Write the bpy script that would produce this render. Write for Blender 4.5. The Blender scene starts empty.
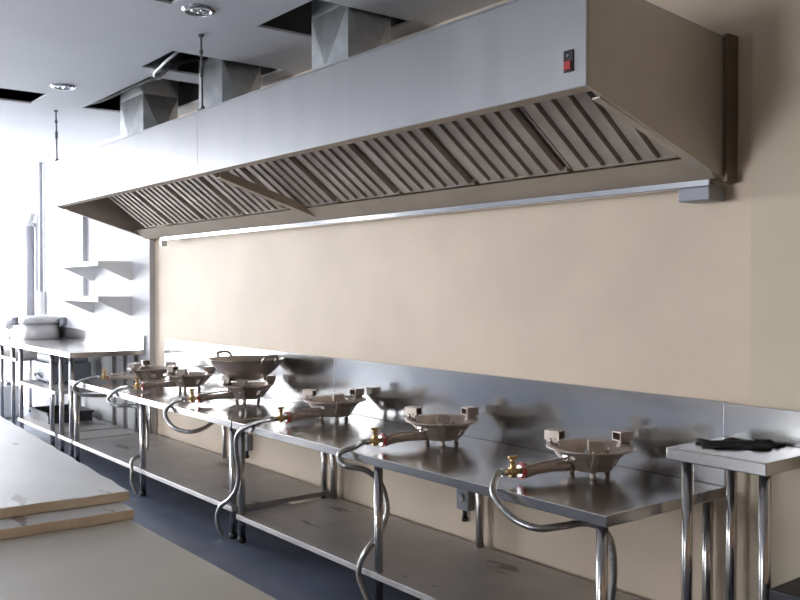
import bpy, bmesh, math, random
from mathutils import Vector, Matrix
random.seed(4)
PI = math.pi
sc = bpy.context.scene
COL = sc.collection

# ------------------------------------------------------------------ materials
def nodes_of(name):
    m = bpy.data.materials.new(name); m.use_nodes = True
    nt = m.node_tree
    return m, nt, nt.nodes['Principled BSDF']

def mat(name, color, rough=.5, metal=0.0, spec=.5, var=0.0, vscale=6.0, stretch=(1, 1, 1),
        bump=0.0, bscale=60.0, bstretch=(1, 1, 1), rvar=0.0, color2=None, lo=.35, hi=.65, aniso=0.0):
    m, nt, p = nodes_of(name)
    p.inputs['Roughness'].default_value = rough
    p.inputs['Metallic'].default_value = metal
    p.inputs['Specular IOR Level'].default_value = spec
    p.inputs['Base Color'].default_value = (*color, 1)
    if aniso: p.inputs['Anisotropic'].default_value = aniso
    tc = nt.nodes.new('ShaderNodeTexCoord')
    def noise(scale, st, detail=4):
        mp = nt.nodes.new('ShaderNodeMapping'); mp.inputs['Scale'].default_value = st
        nt.links.new(tc.outputs['Object'], mp.inputs['Vector'])
        n = nt.nodes.new('ShaderNodeTexNoise'); n.inputs['Scale'].default_value = scale
        n.inputs['Detail'].default_value = detail
        nt.links.new(mp.outputs['Vector'], n.inputs['Vector'])
        return n
    if var or color2:
        n = noise(vscale, stretch)
        r = nt.nodes.new('ShaderNodeValToRGB')
        r.color_ramp.elements[0].position = lo; r.color_ramp.elements[1].position = hi
        c2 = color2 if color2 else tuple(c * (1 - var) for c in color)
        r.color_ramp.elements[0].color = (*c2, 1); r.color_ramp.elements[1].color = (*color, 1)
        nt.links.new(n.outputs['Fac'], r.inputs['Fac'])
        nt.links.new(r.outputs['Color'], p.inputs['Base Color'])
    if rvar:
        n = noise(vscale * 1.7, stretch)
        mr = nt.nodes.new('ShaderNodeMapRange')
        mr.inputs['To Min'].default_value = max(.02, rough - rvar); mr.inputs['To Max'].default_value = rough + rvar
        nt.links.new(n.outputs['Fac'], mr.inputs['Value']); nt.links.new(mr.outputs['Result'], p.inputs['Roughness'])
    if bump:
        n = noise(bscale, bstretch, 3)
        b = nt.nodes.new('ShaderNodeBump'); b.inputs['Strength'].default_value = bump; b.inputs['Distance'].default_value = .01
        nt.links.new(n.outputs['Fac'], b.inputs['Height']); nt.links.new(b.outputs['Normal'], p.inputs['Normal'])
    return m

M = {}
M['wall'] = mat('beige wall paint', (.75, .62, .482), .6, var=.10, vscale=1.6, bump=.12, bscale=9)
M['wall_pale'] = mat('pale wall paint', (.60, .60, .62), .65, var=.05, vscale=2)
M['pier'] = mat('cream wall paint', (.71, .61, .46), .6, var=.06, vscale=2, bump=.1, bscale=9)
M['far_wall'] = mat('grey wall render', (.40, .38, .35), .7, var=.15, vscale=2)
M['brown'] = mat('brown wall cladding', (.36, .235, .14), .6, var=.2, vscale=3)
M['ceiling'] = mat('white ceiling board paint', (.64, .66, .70), .75, var=.06, vscale=1.2)
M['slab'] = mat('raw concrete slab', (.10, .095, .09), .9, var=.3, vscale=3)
M['floor'] = mat('dark blue grey screed floor', (.155, .175, .24), .38, color2=(.105, .12, .165), vscale=2.2, rvar=.12, bump=.1, bscale=5)
M['steel'] = mat('brushed stainless steel', (.60, .59, .58), .24, 1, var=.07, vscale=5, stretch=(.25, 4, 4), rvar=.05, bump=.05, bscale=2.2)
M['hood_end'] = mat('dull hood steel', (.52, .48, .44), .45, .75, var=.1, vscale=3)
M['hood'] = mat('brushed hood steel', (.47, .47, .48), .33, 1, var=.06, vscale=2.5, stretch=(3, 1, .4), rvar=.05, bump=.07, bscale=1.3, bstretch=(2, 1, .6))
M['hood_under'] = mat('greasy inner hood steel', (.42, .36, .29), .6, .3, var=.12, vscale=5)
M['splash'] = mat('polished backsplash steel', (.62, .62, .62), .17, 1, var=.05, vscale=3, rvar=.06, bump=.10, bscale=1.6, bstretch=(1, 1, .6))
M['top'] = mat('worktop steel', (.58, .56, .54), .20, 1, var=.08, vscale=4, stretch=(.4, 3, 1), rvar=.06, bump=.05, bscale=2)
M['shelf'] = mat('dusty galvanised shelf', (.52, .50, .49), .45, .6, color2=(.43, .415, .405), vscale=4, rvar=.1)
M['tube'] = mat('polished steel tube', (.56, .54, .53), .2, 1, var=.06, vscale=8)
M['baffle'] = mat('grease filter steel', (.56, .50, .45), .5, .55, var=.22, vscale=7)
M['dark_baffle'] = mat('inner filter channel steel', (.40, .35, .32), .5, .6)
M['galv'] = mat('galvanised duct sheet', (.58, .60, .62), .4, 1, color2=(.40, .42, .44), vscale=9, lo=.3, hi=.7)
M['iron'] = mat('bare cast iron', (.50, .43, .39), .42, .7, color2=(.40, .34, .30), vscale=25, bump=.15, bscale=120)
M['brass'] = mat('brass', (.60, .43, .21), .35, 1, var=.2, vscale=30)
M['chrome'] = mat('chrome', (.7, .7, .7), .12, 1)
M['red'] = mat('red plastic', (.42, .03, .03), .4)
M['black'] = mat('black plastic', (.015, .015, .016), .4)
M['hose'] = mat('braided metal hose', (.50, .49, .47), .33, 1, var=.3, vscale=60)
M['wok'] = mat('seasoned steel wok', (.46, .40, .36), .36, .85, color2=(.37, .32, .29), vscale=6)
M['white'] = mat('white plastic', (.80, .81, .82), .45)
M['white_metal'] = mat('white painted metal', (.76, .76, .76), .5)
M['grey_metal'] = mat('grey painted metal', (.26, .27, .30), .45, .3)
M['blue_grey'] = mat('blue grey enamel', (.22, .24, .29), .4, .2)
M['dark'] = mat('dark painted steel', (.035, .036, .042), .42, .2, var=.2, vscale=8)
M['cloth'] = mat('black cloth', (.012, .012, .013), .85, bump=.4, bscale=60)
M['rod'] = mat('zinc threaded rod', (.12, .12, .125), .5, .6)
M['pot'] = mat('dull pot aluminium', (.50, .49, .49), .5, .6)
M['flange'] = mat('flange with painted dark reflection', (.16, .125, .09), .55, .3)  # dark brown stands in for the dim reflection at the hood's back edge
M['pipe'] = mat('light grey pipe', (.42, .42, .46), .5)
M['lens'] = mat('lamp glass', (.82, .84, .86), .15, 0, .6)
M['rust'] = mat('red primed pipe', (.22, .075, .06), .6)
M['foam'] = mat('tan board edge', (.90, .76, .57), .85, color2=(.80, .66, .48), vscale=9, bump=.2, bscale=50)
M['board'] = mat('worn white board face', (.84, .83, .80), .36, color2=(.74, .725, .695), vscale=2.2, stretch=(.7, 2.2, 1), lo=.3, hi=.7)
M['panel'] = mat('dusty cream panel', (.68, .63, .54), .45, color2=(.61, .56, .48), vscale=3)

def stains(m, colour, scale, thr, soft=.03):
    """dirt marks with a shape of their own over the material's colour"""
    nt = m.node_tree; p = nt.nodes['Principled BSDF']
    src = p.inputs['Base Color'].links[0].from_socket
    tc = nt.nodes.new('ShaderNodeTexCoord'); mp = nt.nodes.new('ShaderNodeMapping'); mp.inputs['Scale'].default_value = (.55, 1.6, 1)
    mp.inputs['Rotation'].default_value = (0, 0, .5)
    n = nt.nodes.new('ShaderNodeTexNoise'); n.inputs['Scale'].default_value = scale; n.inputs['Detail'].default_value = 3
    nt.links.new(tc.outputs['Object'], mp.inputs['Vector']); nt.links.new(mp.outputs['Vector'], n.inputs['Vector'])
    r = nt.nodes.new('ShaderNodeValToRGB'); r.color_ramp.elements[0].position = thr; r.color_ramp.elements[1].position = thr + soft
    nt.links.new(n.outputs['Fac'], r.inputs['Fac'])
    mx = nt.nodes.new('ShaderNodeMix'); mx.data_type = 'RGBA'
    nt.links.new(r.outputs['Color'], mx.inputs['Factor']); nt.links.new(src, mx.inputs['A']); mx.inputs['B'].default_value = (*colour, 1)
    nt.links.new(mx.outputs['Result'], p.inputs['Base Color'])
stains(M['board'], (.38, .32, .28), 5.5, .66)
stains(M['panel'], (.25, .23, .20), 5, .72)
stains(M['shelf'], (.24, .23, .23), 4, .66)

# ------------------------------------------------------------------ mesh helpers
def bm_new(): return bmesh.new()

def add_box(bm, x0, x1, y0, y1, z0, z1, bev=0.0, mtx=None, mi=0):
    vs = [bm.verts.new((x, y, z)) for x in (x0, x1) for y in (y0, y1) for z in (z0, z1)]
    idx = [(0, 1, 3, 2), (4, 6, 7, 5), (0, 4, 5, 1), (2, 3, 7, 6), (0, 2, 6, 4), (1, 5, 7, 3)]
    fs = [bm.faces.new([vs[i] for i in f]) for f in idx]
    for f in fs: f.material_index = mi
    if bev:
        es = list({e for f in fs for e in f.edges})
        r = bmesh.ops.bevel(bm, geom=es, offset=bev, segments=2, affect='EDGES', profile=.5)
        vs = list({v for f in r['faces'] for v in f.verts} | {v for v in vs if v.is_valid})
    if mtx is not None:
        for v in vs: v.co = mtx @ v.co
    return vs

def add_tube(bm, pts, r, n=12, caps=True, radii=None):
    pts = [Vector(p) for p in pts]
    rings = []; prev = None
    for i, p in enumerate(pts):
        if i == 0: t = pts[1] - p
        elif i == len(pts) - 1: t = p - pts[-2]
        else: t = pts[i + 1] - pts[i - 1]
        t.normalize()
        if prev is None:
            a = Vector((0, 0, 1)) if abs(t.z) < .9 else Vector((1, 0, 0))
            u = t.cross(a).normalized()
        else:
            u = (prev - t * prev.dot(t)).normalized()
        prev = u; w = t.cross(u)
        rr = radii[i] if radii else r
        rings.append([bm.verts.new(p + (u * math.cos(k * 2 * PI / n) + w * math.sin(k * 2 * PI / n)) * rr) for k in range(n)])
    for a, b in zip(rings, rings[1:]):
        for k in range(n): bm.faces.new((a[k], a[(k + 1) % n], b[(k + 1) % n], b[k])).smooth = True
    if caps:
        bm.faces.new(rings[0][::-1]); bm.faces.new(rings[-1])
    return rings

def add_cyl(bm, p0, p1, r, n=20): return add_tube(bm, [p0, p1], r, n)

def add_lathe(bm, prof, n=32, c=(0, 0, 0), skip=None, mtx=None, smooth=True):
    """prof: list of (radius, z); skip(row, seg) -> True leaves an opening"""
    rings = []
    for r, z in prof:
        if r < 1e-5: rings.append([bm.verts.new((c[0], c[1], c[2] + z))] * n)
        else: rings.append([bm.verts.new((c[0] + r * math.cos(2 * PI * k / n), c[1] + r * math.sin(2 * PI * k / n), c[2] + z)) for k in range(n)])
    for i, (a, b) in enumerate(zip(rings, rings[1:])):
        for k in range(n):
            if skip and skip(i, k): continue
            q = [a[k], a[(k + 1) % n], b[(k + 1) % n], b[k]]
            q2 = []
            for v in q:
                if v not in q2: q2.append(v)
            if len(q2) >= 3:
                try: bm.faces.new(q2).smooth = smooth
                except ValueError: pass
    if mtx is not None:
        for v in {v for R in rings for v in R}: v.co = mtx @ v.co

def add_prism(bm, poly, axis, a0, a1):
    """poly of 2-D points extruded along axis 'x','y' or 'z'"""
    def P(u, v, a): return {'x': (a, u, v), 'y': (u, a, v), 'z': (u, v, a)}[axis]
    A = [bm.verts.new(P(u, v, a0)) for u, v in poly]; B = [bm.verts.new(P(u, v, a1)) for u, v in poly]
    n = len(poly)
    bm.faces.new(A[::-1]); bm.faces.new(B)
    for i in range(n): bm.faces.new((A[i], A[(i + 1) % n], B[(i + 1) % n], B[i]))
    return A + B

def smooth_path(pts, step=.006):
    """Catmull-Rom through the points, resampled evenly"""
    P = [Vector(p) for p in pts]; P = [P[0] * 2 - P[1]] + P + [P[-1] * 2 - P[-2]]
    out = []
    for i in range(1, len(P) - 2):
        for k in range(24):
            t = k / 24; a, b, c, d = P[i - 1:i + 3]
            out.append(.5 * ((2 * b) + (c - a) * t + (2 * a - 5 * b + 4 * c - d) * t * t + (3 * b - a - 3 * c + d) * t ** 3))
    out.append(P[-2])
    res = [out[0]]; acc = 0
    for a, b in zip(out, out[1:]):
        L = (b - a).length
        if L < 1e-9: continue
        s = step - acc
        while s <= L:
            res.append(a.lerp(b, s / L)); s += step
        acc = (acc + L) % step
    res.append(out[-1])
    return res

def obj(name, bm, m, parent=None, smooth_angle=None):
    bmesh.ops.recalc_face_normals(bm, faces=bm.faces)
    me = bpy.data.meshes.new(name); bm.to_mesh(me); bm.free()
    for x in (m if isinstance(m, (list, tuple)) else [m]): me.materials.append(x)
    o = bpy.data.objects.new(name, me); COL.objects.link(o)
    if parent: o.parent = parent
    return o

def thing(name, label, cat, loc=(0, 0, 0), rotz=0, group=None):
    o = bpy.data.objects.new(name, None); COL.objects.link(o)
    o.empty_display_size = .1
    o.location = loc; o.rotation_euler = (0, 0, rotz)
    o['label'] = label; o['category'] = cat
    if group: o['group'] = group
    return o

def tag(o, label, cat, group=None):
    o['label'] = label; o['category'] = cat
    if group: o['group'] = group
    return o

def struct(name, bm, m):
    o = obj(name, bm, m); o['kind'] = 'structure'; return o

def at(o, loc):
    """give a single-mesh thing an origin of its own at loc"""
    loc = Vector(loc); o.data.transform(Matrix.Translation(-loc)); o.location = loc; return o

def dup(root, loc, rotz, label):
    r = root.copy(); COL.objects.link(r); r.location = loc; r.rotation_euler = (0, 0, rotz); r['label'] = label
    for ch in list(root.children):
        c = ch.copy(); COL.objects.link(c); c.parent = r
        for g in ch.children:
            d = g.copy(); COL.objects.link(d); d.parent = c
    return r

# ------------------------------------------------------------------ room shell
WY = 3.19           # main back wall
WL = 3.14           # its thicker left stretch
CZ = 2.94           # ceiling board
SZ = 3.5            # concrete slab above
XL, XR, YF = -13.5, 1.7, -7.0

b = bm_new(); add_box(b, XL - .2, XR + .2, YF - .2, 3.6, -.12, 0); struct('floor', b, M['floor'])
b = bm_new(); add_box(b, -7.61, XR, WY, 3.5, 0, CZ + .02); struct('wall_back', b, M['wall'])
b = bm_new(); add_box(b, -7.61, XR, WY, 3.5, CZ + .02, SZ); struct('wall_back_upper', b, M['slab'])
b = bm_new(); add_box(b, XL, -7.61, WL, 3.5, 0, CZ + .02); struct('wall_back_left', b, M['wall_pale'])
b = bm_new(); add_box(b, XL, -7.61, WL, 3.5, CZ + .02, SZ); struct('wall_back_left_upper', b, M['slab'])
b = bm_new(); add_box(b, -1.852, XR, 3.165, WY, 0, CZ); struct('wall_back_pier', b, M['pier'])
b = bm_new(); add_box(b, XR, XR + .2, YF, 3.5, 0, SZ); struct('wall_right', b, M['brown'])

def wall_with_openings(name, axis, a0, a1, c0, c1, holes, m):
    """axis 'x': wall in the plane x=c0..c1 running along y from a0 to a1; 'y': the other way; holes (p0,p1,z0,z1)"""
    bm = bm_new()
    ps = sorted({a0, a1} | {h[0] for h in holes} | {h[1] for h in holes})
    zs = sorted({0, SZ} | {h[2] for h in holes} | {h[3] for h in holes})
    for p0, p1 in zip(ps, ps[1:]):
        for z0, z1 in zip(zs, zs[1:]):
            pm, zm = (p0 + p1) / 2, (z0 + z1) / 2
            if any(h[0] < pm < h[1] and h[2] < zm < h[3] for h in holes): continue
            if axis == 'x': add_box(bm, c0, c1, p0, p1, z0, z1)
            else: add_box(bm, p0, p1, c0, c1, z0, z1)
    return struct(name, bm, m)

WINL = [(-1.5, 3.0, .3, 2.85), (-4.0, -3.3, .5, 2.75)]
WINF_FILL = [(-6.5, -3.9, .5, 2.7)]  # unseen opening, added in the front wall to give fill daylight
wall_with_openings('wall_left', 'x', YF, 3.5, XL - .2, XL, WINL, M['wall_pale'])
wall_with_openings('wall_front', 'y', XL, XR, YF - .2, YF, WINF_FILL, M['far_wall'])

def window_frame(name, axis, c, h):
    bm = bm_new(); p0, p1, z0, z1 = h; t = .05
    n = max(2, round((p1 - p0) / 1.0))
    bars = [(p0, p0 + t, z0, z1), (p1 - t, p1, z0, z1), (p0 + t, p1 - t, z0, z0 + t), (p0 + t, p1 - t, z1 - t, z1)]
    for k in range(1, n):
        q = p0 + (p1 - p0) * k / n; bars.append((q - t / 2, q + t / 2, z0 + t, z1 - t))
    for a, bb, lo, hi in bars:
        if axis == 'x': add_box(bm, c - .03, c + .03, a, bb, lo, hi)
        else: add_box(bm, a, bb, c - .03, c + .03, lo, hi)
    struct(name, bm, M['grey_metal'])
    L = bpy.data.lights.new(name + '_portal', 'AREA'); L.shape = 'RECTANGLE'; L.size = p1 - p0; L.size_y = z1 - z0
    L.cycles.is_portal = True
    o = bpy.data.objects.new(name + '_portal', L); COL.objects.link(o)
    if axis == 'x':
        o.location = (c - .09, (p0 + p1) / 2, (z0 + z1) / 2); o.rotation_euler = Vector((1, 0, 0)).to_track_quat('-Z', 'Z').to_euler()
    else:
        o.location = ((p0 + p1) / 2, c - .09, (z0 + z1) / 2); o.rotation_euler = Vector((0, 1, 0)).to_track_quat('-Z', 'Z').to_euler()
k = 1
for h in WINL: window_frame('window_%d' % k, 'x', XL - .1, h); k += 1
for h in WINF_FILL: window_frame('window_%d' % k, 'y', YF - .1, h); k += 1  # frame of the added fill opening

# dropped ceiling with rectangular openings
HOLES = [(-4.38, -3.78, 2.43, 3.05), (-5.65, -5.15, 2.28, 3.05), (-7.24, -5.875, 2.43, 3.05), (-7.32, -6.88, 1.2, 2.055), (-4.30, -3.75, 1.35, 1.9)]
bm = bm_new(); V = {}
xs = sorted({XL, XR, -7.61} | {h[0] for h in HOLES} | {h[1] for h in HOLES}); ys = sorted({YF, WL, WY} | {h[2] for h in HOLES} | {h[3] for h in HOLES})
def vv(x, y):
    if (x, y) not in V: V[(x, y)] = bm.verts.new((x, y, CZ))
    return V[(x, y)]
for x0, x1 in zip(xs, xs[1:]):
    for y0, y1 in zip(ys, ys[1:]):
        if any(h[0] < (x0 + x1) / 2 < h[1] and h[2] < (y0 + y1) / 2 < h[3] for h in HOLES): continue
        if y0 >= WL and (x0 + x1) / 2 < -7.61: continue
        bm.faces.new((vv(x0, y0), vv(x1, y0), vv(x1, y1), vv(x0, y1)))
r = bmesh.ops.extrude_face_region(bm, geom=list(bm.faces))
for v in [g for g in r['geom'] if isinstance(g, bmesh.types.BMVert)]: v.co.z += .014
struct('ceiling', bm, M['ceiling'])
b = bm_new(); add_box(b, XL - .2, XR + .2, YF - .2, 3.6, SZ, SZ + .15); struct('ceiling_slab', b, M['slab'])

# ------------------------------------------------------------------ exhaust hood
HX0, HX1, HY0 = -7.59, -1.94, 2.306
def hz_bot(y): return 2.165 - .2998 * (y - HY0)
hood = thing('exhaust_hood', 'long stainless steel exhaust hood hung on the beige wall above the burner tables', 'hood', ((HX0 + HX1) / 2, 2.75, 1.9))
HO = Vector(hood.location)
def hpart(name, bm, m, parent=None):
    o = obj(name, bm, m, parent or hood)
    if parent is None: o.data.transform(Matrix.Translation(-HO))
    else: o.data.transform(Matrix.Translation(-HO))
    return o
b = bm_new()
SEAM = -4.873
add_box(b, HX0, SEAM - .0012, HY0, HY0 + .012, 2.165, 2.525, .002)
add_box(b, SEAM + .0012, HX1, HY0, HY0 + .012, 2.165, 2.525, .002)
add_box(b, SEAM - .02, SEAM + .02, HY0 + .0125, HY0 + .016, 2.17, 2.52)
front = hpart('front_panel', b, M['hood'])
b = bm_new(); add_prism(b, [(HY0 + .0125, 2.165), (HY0 + .078, 2.165), (HY0 + .078, 2.185), (HY0 + .074, 2.185), (HY0 + .074, 2.169), (HY0 + .0125, 2.169)], 'x', HX0 + .016, HX1 - .016)
hpart('front_lip', b, M['hood_under'])
b = bm_new(); add_prism(b, [(HY0, 2.5255), (WY - .004, 2.4525), (WY - .004, 2.4605), (HY0, 2.5335)], 'x', HX0, HX1); hpart('top_panel', b, M['hood'])
for x0, x1, s in ((HX0, HX0 + .014, 1), (HX1 - .014, HX1, -1)):
    b = bm_new()
    add_prism(b, [(HY0 + .0125, hz_bot(HY0)), (HY0 + .0125, 2.5235), (WY - .004, 2.4515), (WY - .004, hz_bot(WY))], 'x', x0, x1)
    xa, xb = (x1, x1 + .035) if s > 0 else (x0 - .035, x0)       # inward return flange along the sloping bottom edge
    add_prism(b, [(HY0 + .09, hz_bot(HY0 + .09) + .006), (HY0 + .09, hz_bot(HY0 + .09)), (WY - .19, hz_bot(WY - .19)), (WY - .19, hz_bot(WY - .19) + .006)], 'x', xa, xb)
    hpart('end_panel', b, M['hood_end'])
b = bm_new(); add_box(b, HX1 + .0005, HX1 + .018, WY - .075, WY - .004, 1.905, 2.475); hpart('wall_flange', b, M['flange'])
# grease trough under the low edge of the filters
b = bm_new()
add_prism(b, [(2.985, 1.992), (2.991, 1.992), (3.094, 1.925), (3.13, 1.925), (3.13, 1.919), (3.09, 1.919)], 'x', HX0 + .016, HX1 - .016)
hpart('grease_trough', b, M['hood_under'])
b = bm_new(); add_box(b, -7.22, -1.975, 3.075, 3.115, 1.890, 1.9185, .003); gut = hpart('drain_channel', b, M['chrome'])
b = bm_new(); add_box(b, -7.215, -7.17, 3.065, 3.115, 1.840, 1.8895, .004); hpart('drain_spout', b, M['white'])
b = bm_new(); add_box(b, -2.105, -1.965, 3.06, 3.17, 1.835, 1.8895, .004)
hpart('grease_cup', b, M['grey_metal'])
# upper filter rail
b = bm_new(); add_prism(b, [(2.45, 2.35), (2.495, 2.35), (2.495, 2.41), (2.45, 2.41)], 'x', HX0 + .016, HX1 - .016); hpart('filter_rail', b, M['hood_under'])
# nine baffle filters, side by side on the slope
FA, FB = Vector((0, 2.984, 2.002)), Vector((0, 2.50, 2.36))
FL = (FA - FB).length; fdir = (FA - FB).normalized(); fnor = Vector((0, fdir.z, -fdir.y))
if fnor.z > 0: fnor = -fnor       # points down, to the cook
def fmtx(x):
    return Matrix(((1, 0, 0, x), (0, fdir.y, fnor.y, FB.y), (0, fdir.z, fnor.z, FB.z), (0, 0, 0, 1)))   # local: x across, y down the slope, z toward below
FW = .592
for i in range(9):
    x0 = -7.325 + i * FW
    m4 = fmtx(x0)
    b = bm_new(); W = FW - .008
    nb = 6; pitch = (W - .04) / nb
    for k in range(nb):                               # wide lower channels, each with a raised folded edge
        u = .016 + pitch * k
        add_box(b, u, u + pitch * .80, .012, FL - .012, -.005, 0, mtx=m4)
        add_box(b, u + pitch * .80 - .014, u + pitch * .80, .012, FL - .012, .0001, .009, mtx=m4)
        add_box(b, u, u + .004, .012, FL - .012, -.024, -.0051, mtx=m4)
        add_box(b, u + pitch * .80 - .004, u + pitch * .80, .012, FL - .012, -.024, -.0051, mtx=m4)
    f = hpart('baffle_filter', b, M['baffle'])
    b = bm_new()
    for k in range(nb):                               # upper channels closing the gaps
        u = .016 + pitch * k
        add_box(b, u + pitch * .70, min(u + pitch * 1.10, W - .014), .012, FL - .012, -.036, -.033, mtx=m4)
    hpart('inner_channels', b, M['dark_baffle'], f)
    b = bm_new()
    add_box(b, 0, .012, 0, FL, -.04, -.014, mtx=m4); add_box(b, W - .012, W, 0, FL, -.04, -.014, mtx=m4)
    add_box(b, .0125, W - .0125, 0, .0115, -.04, .002, mtx=m4); add_box(b, .0125, W - .0125, FL - .0115, FL, -.04, .002, mtx=m4)
    hpart('filter_frame', b, M['baffle'], f)
# cross beam below the filters
b = bm_new()
def beam(yo, zo): return (HY0 + .03 + yo, hz_bot(HY0 + .03 + yo) + zo)
y1 = WY - .165 - HY0 - .03
for xa, xb, za, zb in ((-4.815, -4.755, 0, .006), (-4.815, -4.810, .006, .05), (-4.760, -4.755, .006, .05)):
    add_prism(b, [beam(0.06, za), beam(y1 + .10, za), beam(y1 + .10, min(zb, .02)), beam(y1, zb), beam(.06, zb)], 'x', xa, xb)
hpart('cross_beam', b, M['hood_under'])
# red rocker switch near the right end of the front
b = bm_new(); add_box(b, -2.034, -1.992, HY0 - .006, HY0 - .0003, 2.222, 2.296, .002); sw = hpart('switch', b, M['black'])
b = bm_new(); add_box(b, -2.028, -1.998, HY0 - .012, HY0 - .0062, 2.228, 2.258, .002); hpart('rocker', b, M['red'], sw)
b = bm_new(); add_tube(b, [(-2.013, HY0 - .009, 2.277), (-2.013, HY0 - .0062, 2.277)], .005, 12); hpart('indicator', b, M['chrome'], sw)

# ducts rising from the hood into the ceiling openings
def duct(x0, x1, label):
    z0 = 2.5345 - (2.65 - HY0) * .0826 + .001
    t = thing('exhaust_duct', label, 'duct', ((x0 + x1) / 2, 2.79, z0), 0, 'exhaust ducts on top of the hood')
    w = (x1 - x0) / 2
    b = bm_new()
    def zlow(y): return -.0826 * (y + .14)
    P = [(-w, -.14), (w, -.14), (w, .14), (-w, .14)]
    lo = [b.verts.new((x, y, zlow(y))) for x, y in P]; mi = [b.verts.new((x, y, .46)) for x, y in P]; hi = [b.verts.new((x, y, .90)) for x, y in P]
    for k in range(4):                                # every side is cross broken: four facets meeting at a raised point
        k2 = (k + 1) % 4; nx, ny = ((0, -1), (1, 0), (0, 1), (-1, 0))[k]
        for A, B, zc in ((lo, mi, .16), (mi, hi, .66)):
            c = b.verts.new(((P[k][0] + P[k2][0]) / 2 + nx * .026, (P[k][1] + P[k2][1]) / 2 + ny * .026, zc))
            ring = [A[k], A[k2], B[k2], B[k]]
            for q in range(4): b.faces.new((ring[q], ring[(q + 1) % 4], c))
    b.faces.new(lo[::-1]); b.faces.new(hi)
    obj('duct_body', b, M['galv'], t)
    b = bm_new()
    for xa, xb, ya, yb in ((-w - .03, w + .03, -.17, -.1405), (-w - .03, w + .03, .1405, .17), (-w - .03, -w - .0005, -.14, .14), (w + .0005, w + .03, -.14, .14)):
        add_box(b, xa, xb, ya, yb, .60, .628)
    obj('duct_flange', b, M['galv'], t)
    return t
duct(-4.16, -3.81, 'square galvanised exhaust duct nearest the hood switch, rising into the ceiling opening')
duct(-5.57, -5.23, 'square galvanised exhaust duct in the middle of the three on the hood')
duct(-7.0, -6.53, 'square galvanised exhaust duct farthest from the hood switch')

def hanger(x, y, z0, dx, dy, label):
    t = thing('hanger_rod', label, 'rod', (x, y, z0), 0, 'threaded rods holding up the hood')
    H = CZ - z0 - .001
    b = bm_new(); n = 90; pts = [(dx * i / n, dy * i / n, H * i / n) for i in range(n + 1)]
    add_tube(b, pts, .006, 8, radii=[.0065 if i % 2 else .005 for i in range(n + 1)]); obj('threaded_rod', b, M['rod'], t)
    b = bm_new(); add_box(b, -.022, .022, -.022, .022, .0005, .008); add_tube(b, [(0, 0, .008), (dx * .05, 0, .026)], .013, 6); obj('anchor_nut', b, M['rod'], t)
    b = bm_new(); zc = H * .52; xc = dx * .52
    add_tube(b, [(xc, dy * .52, zc - .03), (xc, dy * .52, zc + .03)], .011, 6); obj('coupling', b, M['rod'], t)
    b = bm_new(); add_tube(b, [(dx * .78, dy * .78, H * .78 - .01), (dx * .78, dy * .78, H * .78 + .01)], .012, 6); obj('lock_nut', b, M['rod'], t)
    b = bm_new(); add_tube(b, [(dx, dy, H - .012), (dx, dy, H)], .016, 6); obj('ceiling_plate', b, M['rod'], t)
def hood_top(y): return 2.5345 - (y - HY0) * .0826 + .0005
hanger(-7.575, 2.33, hood_top(2.31), .11, -.04, 'thin threaded rod holding the far end of the hood to the ceiling')
hanger(-4.85, 2.33, hood_top(2.31), .13, -.07, 'thin threaded rod holding the middle of the hood beside its panel seam')

# ------------------------------------------------------------------ ceiling fittings
def downlight(x, y, label):
    t = thing('downlight', label, 'ceiling light', (x, y, CZ), 0, 'round recessed downlights')
    b = bm_new(); add_lathe(b, [(.055, -.001), (.060, -.012), (.075, -.014), (.088, -.006), (.090, -.001)], 40); obj('trim_ring', b, M['chrome'], t)
    b = bm_new(); add_lathe(b, [(0, -.007), (.03, -.009), (.053, -.006), (.053, -.002), (0, -.002)], 32); l = obj('lens', b, M['lens'], t)
    b = bm_new()
    for a in range(3):
        an = a * 2 * PI / 3 + .4; add_lathe(b, [(0, -.013), (.012, -.012), (.015, -.0085)], 14, (.026 * math.cos(an), .026 * math.sin(an), 0))
    obj('bulb', b, M['chrome'], l)
downlight(-4.30, 2.05, 'round recessed downlight in the ceiling nearest the camera, above the hood front')
downlight(-6.54, 2.06, 'round recessed downlight farther left on the ceiling, near the dark slot')

b = bm_new(); add_tube(b, smooth_path([(-5.35, 2.62, 3.10), (-5.25, 2.40, 3.0), (-5.35, 2.345, 2.945), (-5.52, 2.36, 2.928), (-5.72, 2.40, 2.925), (-5.9, 2.50, 2.94), (-5.95, 2.58, 3.0), (-5.97, 2.62, 3.08)], .02), .010, 8)
tag(at(obj('conduit', b, M['white']), (-5.6, 2.4, 2.93)), 'pale flexible conduit bridging two openings in the ceiling', 'conduit')
b = bm_new(); add_tube(b, smooth_path([(-5.40, 2.75, 3.05), (-5.50, 2.46, 2.955), (-5.68, 2.44, 2.925), (-5.95, 2.445, 2.925), (-6.3, 2.45, 2.935), (-6.8, 2.448, 2.935), (-7.15, 2.46, 2.965), (-7.22, 2.6, 3.05)], .02), .011, 8)
tag(at(obj('cable', b, M['cloth']), (-6, 2.44, 2.93)), 'black cable sagging along the edge of the ceiling opening', 'cable')

# ------------------------------------------------------------------ long burner tables
def leg_bm(h, r=.021):
    b = bm_new()
    add_tube(b, [(0, 0, .03), (0, 0, h)], r, 20)
    return b
def foot_bm(r=.022):
    b = bm_new(); add_lathe(b, [(0, 0), (r * .8, 0), (r, .006), (r, .026), (r * .9, .032), (0, .032)], 20); return b

def leg(parent, x, y, h, r=.021):
    o = obj('leg', leg_bm(h, r), M['tube'], parent); o.location = (x, y, 0)
    f = obj('foot', foot_bm(r + .003), M['black'], o)
    return o

def top_bm(x0, x1, y0, y1, z, lip=.042, t=.006):
    b = bm_new(); add_box(b, x0, x1, y0, y1, z - lip, z, .004); return b

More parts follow.
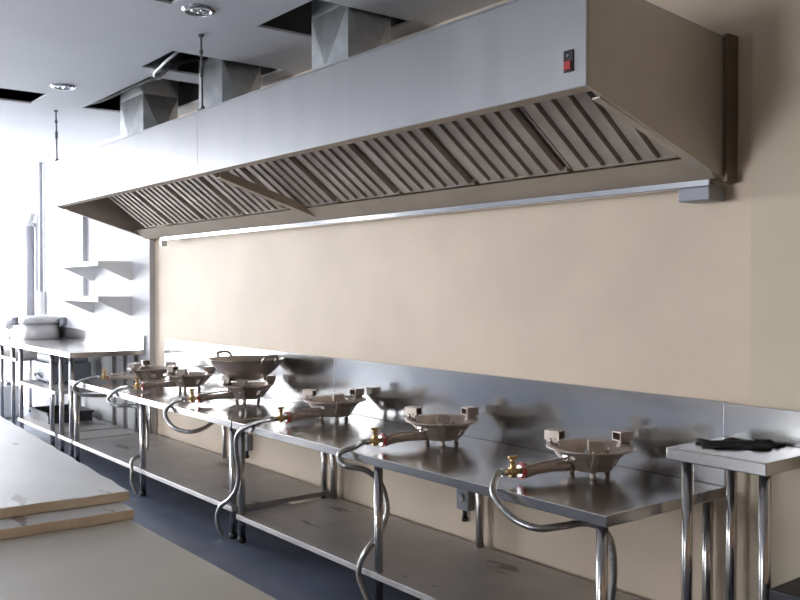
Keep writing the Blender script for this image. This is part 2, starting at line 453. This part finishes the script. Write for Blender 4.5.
TZ = .71
def long_table(name, label, x0, x1, shelf_z, legs_x, splash):
    cx = (x0 + x1) / 2
    t = thing(name, label, 'table', (cx, 2.8, 0))
    b = top_bm(x0 - cx, x1 - cx, 2.44 - 2.8, 3.185 - 2.8, TZ); obj('tabletop', b, M['top'], t)
    b = bm_new(); add_box(b, splash[0] - cx, splash[1] - cx, 3.168 - 2.8, 3.185 - 2.8, TZ + .0005, 1.046, .002); obj('backsplash', b, M['splash'], t)
    b = bm_new(); add_box(b, x0 + .02 - cx, x1 - .02 - cx, 2.455 - 2.8, 3.15 - 2.8, shelf_z - .03, shelf_z, .003); obj('undershelf', b, M['shelf'], t)
    for lx in legs_x:
        for ly in (2.478, 3.125): leg(t, lx - cx, ly - 2.8, TZ - .0425)
    return t
long_table('work_table', 'long low steel burner table on the left, the wok standing on it', -7.63, -4.716, .195, (-7.565, -6.14, -4.762), (-7.35, -4.712))
long_table('work_table', 'long low steel burner table nearest the camera, ending beside the small high table', -4.706, -1.956, .165, (-4.655, -3.317, -2.005), (-4.710, -1.958))

# small high table at the right end
t = thing('side_table', 'small high steel table at the right, the black cloth lying on it', 'table', (-1.755, 2.96, 0))
ST = .913
b = top_bm(-.195, .195, -.19, .19, ST, .045); obj('tabletop', b, M['top'], t)
b = bm_new(); add_box(b, -.195, .36, .180, .20, ST + .0005, 1.045, .002); obj('backsplash', b, M['splash'], t)
for lx in (-.135, .165):
    for ly in (-.145, .145): leg(t, lx, ly, ST - .0455, .02)
b = bm_new(); n = 46
rings = [[b.verts.new((0, 0, .012))]]
for j, f in enumerate((.3, .6, .85, 1.0, 1.03)):
    ring = []
    for k in range(n):
        a = 2 * PI * k / n
        w = 1 + (.10 * math.sin(5 * a + 1) + .06 * math.sin(11 * a) + .04 * math.sin(17 * a + 2)) * (f ** 3)
        zz = .010 + .006 * math.sin(7 * a + j) * f + .004 * math.sin(13 * a + 2 * j)
        if j == 4: zz = .001
        ring.append(b.verts.new((.145 * f * w * math.cos(a), .085 * f * w * math.sin(a), max(.0012, zz * .8))))
    rings.append(ring)
for k in range(n): b.faces.new((rings[0][0], rings[1][k], rings[1][(k + 1) % n]))
for A, B in zip(rings[1:], rings[2:]):
    for k in range(n): b.faces.new((A[k], B[k], B[(k + 1) % n], A[(k + 1) % n])).smooth = True
b.faces.new(rings[-1])
o = obj('cloth', b, M['cloth']); o.location = (-1.805, 3.01, ST); o.rotation_euler = (0, 0, .80)
tag(o, 'crumpled black cloth lying flat on the small high table', 'cloth')

# low dark box in the bottom right corner
t = thing('storage_box', 'low dark box standing on the floor beside the small high table', 'box', (-1.25, 2.90, 0))
b = bm_new(); add_box(b, -.29, .29, -.12, .22, 0, .455, .006); obj('box_body', b, M['dark'], t)
b = bm_new(); add_box(b, -.30, .30, -.13, .23, .4555, .50, .006); obj('box_lid', b, M['dark'], t)

# ------------------------------------------------------------------ wok burners
def make_burner():
    t = thing('wok_burner', 'x', 'gas burner', (0, 0, 0), 0, 'cast iron wok burners on the steel tables')
    # flared bowl with windows cut in its side; the gas pipe runs toward local -y
    b = bm_new()
    prof = [(.088, .028), (.100, .045), (.126, .085), (.156, .112), (.186, .117), (.186, .125), (.150, .120), (.121, .087), (.094, .047), (.082, .034), (.088, .028)]
    N = 48
    def skip(i, k): return i in (1, 7) and (k % 8) in (2, 3, 4)
    add_lathe(b, prof, N, skip=skip)
    # thickness of the window edges
    bowl = obj('burner_bowl', b, M['iron'], t)
    # base plate + gas ring inside
    b = bm_new()
    add_lathe(b, [(0, .03), (.084, .03), (.084, .038), (.06, .042), (.055, .075), (.03, .082), (.028, .070), (0, .068)], 32)
    head = obj('burner_head', b, M['iron'], t)
    b = bm_new()
    for k in range(10):
        a = 2 * PI * k / 10; add_tube(b, [(.044 * math.cos(a), .044 * math.sin(a), .077), (.044 * math.cos(a), .044 * math.sin(a), .092)], .006, 8)
    obj('jets', b, M['brass'], head)
    # three feet
    for k in range(3):
        a = PI / 2 + 2 * PI * k / 3
        b = bm_new(); c, s = math.cos(a), math.sin(a)
        add_tube(b, [(.085 * c, .085 * s, 0), (.085 * c, .085 * s, .012), (.08 * c, .08 * s, .036)], .012, 10, radii=[.013, .012, .010]); obj('foot', b, M['iron'], t)
    # three pot rests: a strut flaring up from the base and a square hollow lug open toward the middle
    for k in range(3):
        a = PI / 2 + 2 * PI * k / 3
        R = Matrix.Rotation(a, 4, 'Z')
        b = bm_new()
        vs = add_prism(b, [(.096, .030), (.112, .030), (.200, .122), (.200, .134), (.150, .134), (.150, .128)], 'y', -.011, .011)
        for v in vs: v.co = R @ v.co
        w, h, th = .030, .040, .006
        for xa, xb, ya, yb, za, zb in ((.132, .200, -w, w, .1342, .1342 + th), (.132, .200, -w, w, .1342 + h - th, .1342 + h), (.132, .200, -w, -w + th, .1342 + th, .1342 + h - th), (.132, .200, w - th, w, .1342 + th, .1342 + h - th), (.192, .200, -w + th, w - th, .1342 + th, .1342 + h - th)):
            add_box(b, xa, xb, ya, yb, za, zb, 0, R)
        obj('pot_rest', b, M['iron'], t)
        # small bolt on the rim beside each rest
        b = bm_new(); p = R @ Vector((.160, .048, .124)); add_tube(b, [p, p + Vector((0, 0, .022))], .007, 6); obj('bolt', b, M['chrome'], t)
    # mixing tube and flared air inlet
    b = bm_new()
    ys = [-.085, -.13, -.20, -.27, -.30, -.315, -.335]
    add_tube(b, [(0, y, .052 + (-.085 - y) * -.02) for y in ys], .02, 20, radii=[.026, .024, .019, .021, .026, .031, .031]); tube = obj('mixing_tube', b, M['iron'], t)
    b = bm_new(); add_tube(b, [(0, -.3355, .047), (0, -.343, .047)], .034, 24); obj('air_shutter', b, M['red'], tube)
    b = bm_new(); add_tube(b, [(0, -.3435, .047), (0, -.349, .047)], .024, 20); obj('shutter_nut', b, M['chrome'], tube)
    # thin pilot pipe beside it
    b = bm_new(); add_tube(b, smooth_path([(.025, -.345, .062), (.032, -.28, .078), (.034, -.18, .086), (.03, -.12, .09), (.02, -.085, .094)], .012), .0055, 8); obj('pilot_pipe', b, M['iron'], t)
    b = bm_new(); add_box(b, .018, .056, -.155, -.115, .078, .104, .004); obj('pilot_clamp', b, M['chrome'], t)
    # valve
    b = bm_new()
    add_tube(b, [(0, -.3495, .047), (0, -.41, .047)], .013, 14); add_tube(b, [(0, -.365, .047), (0, -.395, .047)], .019, 6)
    add_tube(b, [(0, -.38, .047), (0, -.38, .083)], .011, 12); add_tube(b, [(0, -.38, .024), (0, -.38, .03)], .012, 12)
    add_tube(b, [(.0, -.365, .05), (.025, -.345, .062)], .006, 8)
    v = obj('gas_valve', b, M['brass'], t)
    b = bm_new(); add_tube(b, [(0, -.38, .0835), (0, -.38, .10)], .012, 10); add_box(b, -.006, .006, -.402, -.358, .0995, .111, .003); obj('valve_handle', b, M['brass'], v)
    b = bm_new(); add_tube(b, [(0, -.4105, .047), (0, -.432, .047)], .016, 6); obj('hose_nut', b, M['chrome'], v)
    return t

def hose(root, pts):
    """braided hose; points in world space, turned into the burner's own frame"""
    inv = (Matrix.Translation(root.location) @ Matrix.Rotation(root.rotation_euler.z, 4, 'Z')).inverted()
    end = Vector((0, -.4325, .047))
    loc = [inv @ Vector(p) for p in pts]
    path = smooth_path([end, end + Vector((0, -.012, .0))] + loc, .007)
    b = bm_new()
    add_tube(b, path, .0135, 10, radii=[.0145 if i % 2 else .0125 for i in range(len(path))])
    obj('gas_hose', b, M['hose'], root)

proto = make_burner()
# centre, direction of the valve, label, hose run
BURN = [
 ((-6.98, 2.885), (-7.25, 2.55), 'farthest wok burner, at the left end of the left burner table', [(-7.33, 2.42, .722), (-7.385, 2.395, .665), (-7.36, 2.43, .615), (-7.30, 2.54, .60), (-7.28, 2.75, .59), (-7.28, 3.0, .56), (-7.28, 3.13, .45)]),
 ((-6.33, 2.915), (-6.40, 2.53), 'second wok burner from the far end, bare and just behind the one with the wok', [(-6.52, 2.455, .735), (-6.60, 2.41, .68), (-6.59, 2.395, .638), (-6.49, 2.42, .615), (-6.42, 2.52, .61), (-6.33, 2.56, .58), (-6.26, 2.56, .45), (-6.24, 2.54, .30), (-6.21, 2.43, .25), (-6.19, 2.415, .17), (-6.19, 2.418, .09), (-6.17, 2.44, .012)]),
 ((-5.42, 2.925), (-5.48, 2.53), 'wok burner on the left burner table that carries the steel wok', [(-5.55, 2.45, .732), (-5.575, 2.405, .67), (-5.50, 2.395, .612), (-5.38, 2.40, .580), (-5.26, 2.44, .576), (-5.29, 2.55, .587), (-5.47, 2.70, .590), (-5.72, 2.93, .60), (-5.80, 3.10, .50), (-5.82, 3.14, .42)]),
 ((-4.366, 2.94), (-4.345, 2.54), 'bare wok burner whose hose drops by the paired legs between the tables', [(-4.43, 2.455, .732), (-4.51, 2.405, .69), (-4.56, 2.395, .632), (-4.585, 2.41, .54), (-4.60, 2.43, .43), (-4.625, 2.43, .33), (-4.70, 2.425, .255), (-4.79, 2.415, .20), (-4.835, 2.41, .134), (-4.838, 2.42, .062), (-4.828, 2.44, .0135)]),
 ((-3.37, 2.915), (-3.43, 2.53), 'bare wok burner whose hose loops round the near table middle leg', [(-3.475, 2.46, .733), (-3.515, 2.40, .705), (-3.515, 2.392, .668), (-3.46, 2.40, .648), (-3.42, 2.48, .625), (-3.39, 2.54, .565), (-3.36, 2.555, .485), (-3.345, 2.545, .410), (-3.345, 2.50, .331), (-3.35, 2.435, .269), (-3.375, 2.412, .197), (-3.382, 2.412, .133), (-3.36, 2.425, .071), (-3.33, 2.44, .0125)]),
 ((-2.425, 2.92), (-2.515, 2.55), 'wok burner at the table corner beside the small high table, nearest the camera', [(-2.515, 2.452, .737), (-2.47, 2.40, .70), (-2.395, 2.385, .652), (-2.32, 2.385, .624), (-2.24, 2.41, .612), (-2.19, 2.48, .620), (-2.155, 2.56, .625), (-2.11, 2.60, .61), (-2.08, 2.62, .56), (-2.075, 2.63, .46), (-2.085, 2.63, .34), (-2.10, 2.63, .19)]),
]
roots = []
for i, ((x, y), (vx, vy), label, run) in enumerate(BURN):
    rz = math.atan2(vx - x, -(vy - y))
    if i == 0:
        r = proto; r.location = (x, y, TZ + .0005); r.rotation_euler = (0, 0, rz); r['label'] = label
    else: r = dup(proto, (x, y, TZ + .0005), rz, label)
    roots.append(r)
for r, bb in zip(roots, BURN): hose(r, bb[3])

# wok on the third burner
t = thing('wok', 'round steel wok with two loop handles on a burner of the left table', 'wok', (-5.42, 2.925, TZ + .144), .12)
b = bm_new(); RS = .283; D = .15
def cap(r): return RS - math.sqrt(max(0, RS * RS - r * r))
po = [(r, cap(r)) for r in (0, .03, .06, .09, .12, .15, .18, .21, .23, .25)]
pi = [(r - .003 if r > .01 else 0, z + .0035) for r, z in po][::-1]
add_lathe(b, po + [(.258, .152), (.258, .156)] + pi, 48); obj('wok_bowl', b, M['wok'], t)
for s in (-1, 1):
    b = bm_new()
    add_tube(b, smooth_path([(s * .246, -.055, .128), (s * .262, -.055, .155), (s * .282, -.046, .180), (s * .288, 0, .188), (s * .282, .046, .180), (s * .262, .055, .155), (s * .246, .055, .128)], .012), .0105, 10)
    obj('handle', b, M['wok'], t)

# gas regulators on the wall under the tables
def regulator(x, z, label, rust):
    t = thing('gas_regulator', label, 'gas regulator', (x, 3.19, z), 0, 'gas fittings under the tables')
    b = bm_new(); add_box(b, -.045, .045, -.05, -.001, -.01, .11, .006); obj('regulator_body', b, M['grey_metal'], t)
    b = bm_new(); add_tube(b, [(0, -.028, .1105), (0, -.028, z * 0 + .30)], .012, 12); obj('supply_pipe', b, M['rust'] if rust else M['tube'], t)
    b = bm_new(); add_tube(b, [(0, -.028, -.0105), (0, -.028, -.05)], .013, 12); add_tube(b, [(0, -.028, -.05), (0, -.028, -.07)], .018, 6); obj('outlet', b, M['black'], t)
    b = bm_new(); add_tube(b, [(0, -.0505, .06), (0, -.065, .06)], .022, 20); obj('dial', b, M['chrome'], t)
regulator(-3.47, .33, 'grey gas regulator on the wall under the near burner table', False)
regulator(-5.86, .30, 'gas regulator with a red pipe under the left burner table', True)

# ------------------------------------------------------------------ far high tables in the recess
FT = .932
def far_table(label, x0, x1, legs_x, shelves):
    cx = (x0 + x1) / 2; cy = 2.80
    t = thing('prep_table', label, 'table', (cx, cy, 0))
    b = top_bm(x0 - cx, x1 - cx, 2.468 - cy, WL - .004 - cy, FT, .045); obj('tabletop', b, M['top'], t)
    b = bm_new(); add_box(b, x0 - cx, x1 - cx, WL - .020 - cy, WL - .004 - cy, FT + .0005, 1.056, .002); obj('backsplash', b, M['splash'], t)
    for z, sx0, sx1 in shelves:
        b = bm_new(); add_box(b, sx0 - cx, sx1 - cx, 2.488 - cy, WL - .03 - cy, z - .03, z, .003); obj('undershelf', b, M['shelf'], t)
    for lx in legs_x:
        for ly in (2.512, 3.09): leg(t, lx - cx, ly - cy, FT - .0455, .021)
far_table('narrow high prep table next to the left burner table, under the wall shelves', -8.155, -7.709, (-8.07, -7.80), [(.18, -8.12, -7.74)])
far_table('high prep table with two undershelves holding the grey appliance', -9.42, -8.161, (-9.35, -8.345), [(.18, -9.40, -8.19), (.555, -9.40, -8.19)])
far_table('farthest high prep table, at the left edge, the steel pot standing on it', -11.2, -9.426, (-11.1, -10.08, -9.64), [(.77, -11.15, -9.46)])

# pot
t = thing('cooking_pot', 'lidded steel pot with two dark handles on the farthest prep table', 'pot', (-10.12, 2.92, FT))
b = bm_new(); add_lathe(b, [(0, 0), (.192, 0), (.200, .008), (.200, .165), (.19, .165), (0, .165)], 40); obj('pot_body', b, M['pot'], t)
b = bm_new(); add_lathe(b, [(.150, .1655), (.212, .1655), (.222, .18), (.220, .215), (.205, .235), (.15, .245), (.06, .25), (0, .25)], 40); lid = obj('pot_lid', b, M['pot'], t)
for s in (-1, 1):
    b = bm_new(); R = Matrix.Rotation(.9, 4, 'Z')
    add_box(b, *((.2225, .30) if s > 0 else (-.30, -.2225)), -.06, .06, .14, .235, .025)
    for v in b.verts: v.co = R @ v.co
    obj('handle', b, M['grey_metal'], t)
t = thing('dispenser', 'small white dispenser on a thin stand beside the steel pot', 'dispenser', (-10.36, 2.66, FT))
b = bm_new(); add_lathe(b, [(0, 0), (.05, 0), (.05, .008), (.01, .012), (.008, .10), (0, .10)], 20); obj('stand', b, M['chrome'], t)
b = bm_new(); add_lathe(b, [(0, .1005), (.03, .1005), (.045, .12), (.045, .18), (.03, .205), (.015, .21), (0, .21)], 24); obj('bottle', b, M['white'], t)

# appliance and boxes on the undershelves
t = thing('countertop_appliance', 'blue grey boxy appliance on the middle undershelf of the far prep table', 'appliance', (-9.02, 2.80, .5555), 0)
b = bm_new(); add_box(b, -.31, .25, -.17, .22, .012, .20, .02); obj('housing', b, M['blue_grey'], t)
b = bm_new(); add_box(b, -.29, .23, -.15, .20, .2005, .285, .02); obj('cover', b, M['grey_metal'], t)
b = bm_new(); add_tube(b, smooth_path([(-.25, -.172, .05), (-.22, -.192, .075), (-.14, -.200, .085), (-.06, -.192, .075), (-.03, -.172, .05)], .01), .008, 8); obj('handle', b, M['black'], t)
for sx in (-.26, .2):
    for sy in (-.13, .18):
        b = bm_new(); add_tube(b, [(sx, sy, 0), (sx, sy, .014)], .018, 12); obj('foot', b, M['black'], t)
t = thing('crate', 'dark crate on the bottom undershelf, below the grey appliance', 'crate', (-9.02, 2.80, .1805))
b = bm_new()
for xa, xb, ya, yb, za, zb in ((-.32, .26, -.2, .22, 0, .01), (-.32, .26, -.2, -.19, .01, .10), (-.32, .26, .21, .22, .01, .10), (-.32, -.31, -.19, .21, .01, .10), (.25, .26, -.19, .21, .01, .10)): add_box(b, xa, xb, ya, yb, za, zb)
obj('crate_body', b, M['dark'], t)
b = bm_new()
for xa, xb, ya, yb in ((-.335, .275, -.215, -.2005), (-.335, .275, .2205, .235), (-.335, -.3205, -.2, .22), (.2605, .275, -.2, .22)): add_box(b, xa, xb, ya, yb, .08, .102)
obj('rim', b, M['dark'], t)
t = thing('jerrycan', 'white plastic jerrycan on the floor under the farthest prep table', 'jerrycan', (-10.87, 2.76, 0))
b = bm_new(); add_box(b, -.19, .19, -.13, .13, 0, .37, .04); obj('can_body', b, M['white'], t)
b = bm_new(); add_tube(b, [(.10, 0, .3705), (.10, 0, .41)], .03, 16); obj('cap', b, M['blue_grey'], t)
b = bm_new(); add_tube(b, smooth_path([(.02, 0, .368), (-.0, 0, .41), (-.06, 0, .42), (-.12, 0, .41), (-.14, 0, .368)], .012), .014, 10); obj('handle', b, M['white'], t)

# wall shelves on triangular brackets
def wall_shelf(z, label):
    t = thing('wall_shelf', label, 'shelf', (-8.545, WL, z), 0, 'white metal wall shelves')
    b = bm_new(); add_box(b, -.53, .53, -.32, -.0005, -.006, 0); add_box(b, -.53, .53, -.32, -.314, -.045, -.0061); obj('shelf_board', b, M['white_metal'], t)
    for s in (-1, 1):
        b = bm_new(); x = s * .522
        add_prism(b, [(-.313, -.0065), (-.0005, -.0065), (-.0005, -.175), (-.02, -.175), (-.313, -.045)], 'x', x - .006, x + .006); obj('bracket', b, M['white_metal'], t)
wall_shelf(1.733, 'upper of the two white metal shelves on the recessed wall')
wall_shelf(1.406, 'lower of the two white metal shelves on the recessed wall')
b = bm_new(); add_box(b, -9.305, -9.24, WL - .045, WL - .0005, 1.40, 2.40, .004)
tag(at(obj('cable_duct', b, M['pipe']), (-9.27, WL - .02, 1.40)), 'grey vertical cable duct on the wall behind the white shelves', 'cable duct')

# pipes in the far corner
t = thing('drain_pipe', 'thick grey vertical pipe on the far wall behind the pot', 'pipe', (-11.06, WL - .06, 1.06))
b = bm_new(); add_tube(b, [(0, 0, 0), (0, 0, 1.15)], .05, 20); obj('pipe_run', b, M['pipe'], t)
b = bm_new(); add_tube(b, [(0, 0, 1.1505), (0, 0, 1.20)], .058, 20); add_tube(b, smooth_path([(0, 0, 1.2005), (.06, 0, 1.28), (.13, 0, 1.33)], .02), .04, 14); obj('elbow', b, M['white'], t)
t = thing('electrical_conduit', 'thin grey conduit running from ceiling to a white switch box on the far wall', 'conduit', (-10.72, WL - .03, 1.17))
b = bm_new(); add_tube(b, [(0, 0, .2705), (0, 0, CZ - 1.17 - .001)], .02, 14); obj('conduit_pipe', b, M['pipe'], t)
b = bm_new(); add_box(b, -.07, .07, -.04, .029, 0, .27, .008); sb = obj('switch_box', b, M['white'], t)
b = bm_new(); add_box(b, -.03, .03, -.047, -.0405, .12, .18, .003); obj('switch', b, M['white_metal'], sb)

# ------------------------------------------------------------------ boards in the foreground
t = thing('bench', 'work bench in the lower left carrying the stacked boards', 'bench', (-3.4, .62, 0))
b = bm_new(); add_box(b, -1.55, 1.9, -.30, .32, .685, .7295, .004); obj('benchtop', b, M['steel'], t)
for lx in (-1.45, .2, 1.8):
    for ly in (-.25, .27): leg(t, lx, ly, .6845, .02)

def board(name, label, cat, x0, x1, y0, y1, z0, th, rot, mats, pivot, group=None, notch=False):
    """pivot = the near right corner, which stays put when the board is turned"""
    b = bm_new(); px, py = pivot
    add_box(b, x0 - px, x1 - px, y0 - py, y1 - py, 0, th, .003)
    if notch:
        bmesh.ops.subdivide_edges(b, edges=[e for e in b.edges if e.calc_length() > .5], cuts=30)
        for v in b.verts:
            v.co.z += .0 ; 
            if v.co.x > -.004: v.co.x += .004 * math.sin(v.co.y * 31) + .003 * math.sin(v.co.y * 77)
            if v.co.y > -.004: v.co.y += .004 * math.sin(v.co.x * 23) + .002 * math.sin(v.co.x * 61)
    for f in b.faces: f.material_index = 1 if abs(f.normal.z) < .7 else 0
    bmesh.ops.recalc_face_normals(b, faces=b.faces)
    for f in b.faces: f.material_index = 0 if abs(f.normal.z) > .7 else 1
    o = obj(name, b, mats); o.location = (px, py, z0); o.rotation_euler = (0, 0, rot)
    return tag(o, label, cat, group)
board('panel', 'wide dusty cream panel lying under the two stacked boards at the lower left', 'panel', -5.0, -1.35, .25, 1.065, .73, .030, 0, [M['panel'], M['foam']], (-1.35, 1.065))
board('board', 'lower of the two stacked boards, tan edged and jutting out slightly', 'board', -5.6, -2.735, .05, 1.075, .7605, .0315, -.04, [M['board'], M['foam']], (-2.735, 1.075), 'stacked insulation boards', True)
board('board', 'top board of the stack, stained white face with a tan edge', 'board', -6.0, -2.85, .0, 1.105, .793, .032, -.055, [M['board'], M['foam']], (-2.85, 1.105), 'stacked insulation boards', True)

# ------------------------------------------------------------------ camera
cam = bpy.data.cameras.new('camera'); co = bpy.data.objects.new('camera', cam); COL.objects.link(co)
f, yaw, pit = 889.0, math.radians(38.15), math.radians(-.87)
cam.sensor_width = 36; cam.lens = f / 800 * 36; cam.clip_start = .05
co.location = (0, 0, 1.5)
fw = Vector((-math.cos(yaw) * math.cos(pit), math.sin(yaw) * math.cos(pit), math.sin(pit)))
co.rotation_euler = fw.to_track_quat('-Z', 'Y').to_euler()
sc.camera = co

# ------------------------------------------------------------------ daylight
w = bpy.data.worlds.new('sky'); sc.world = w; w.use_nodes = True
bg = w.node_tree.nodes['Background']; bg.inputs['Color'].default_value = (.95, .97, 1.0, 1); bg.inputs['Strength'].default_value = 8.6
vs = sc.view_settings
vs.view_transform = 'Standard'; vs.look = 'None'; vs.gamma = 1.0; vs.exposure = 1.5; vs.use_curve_mapping = False
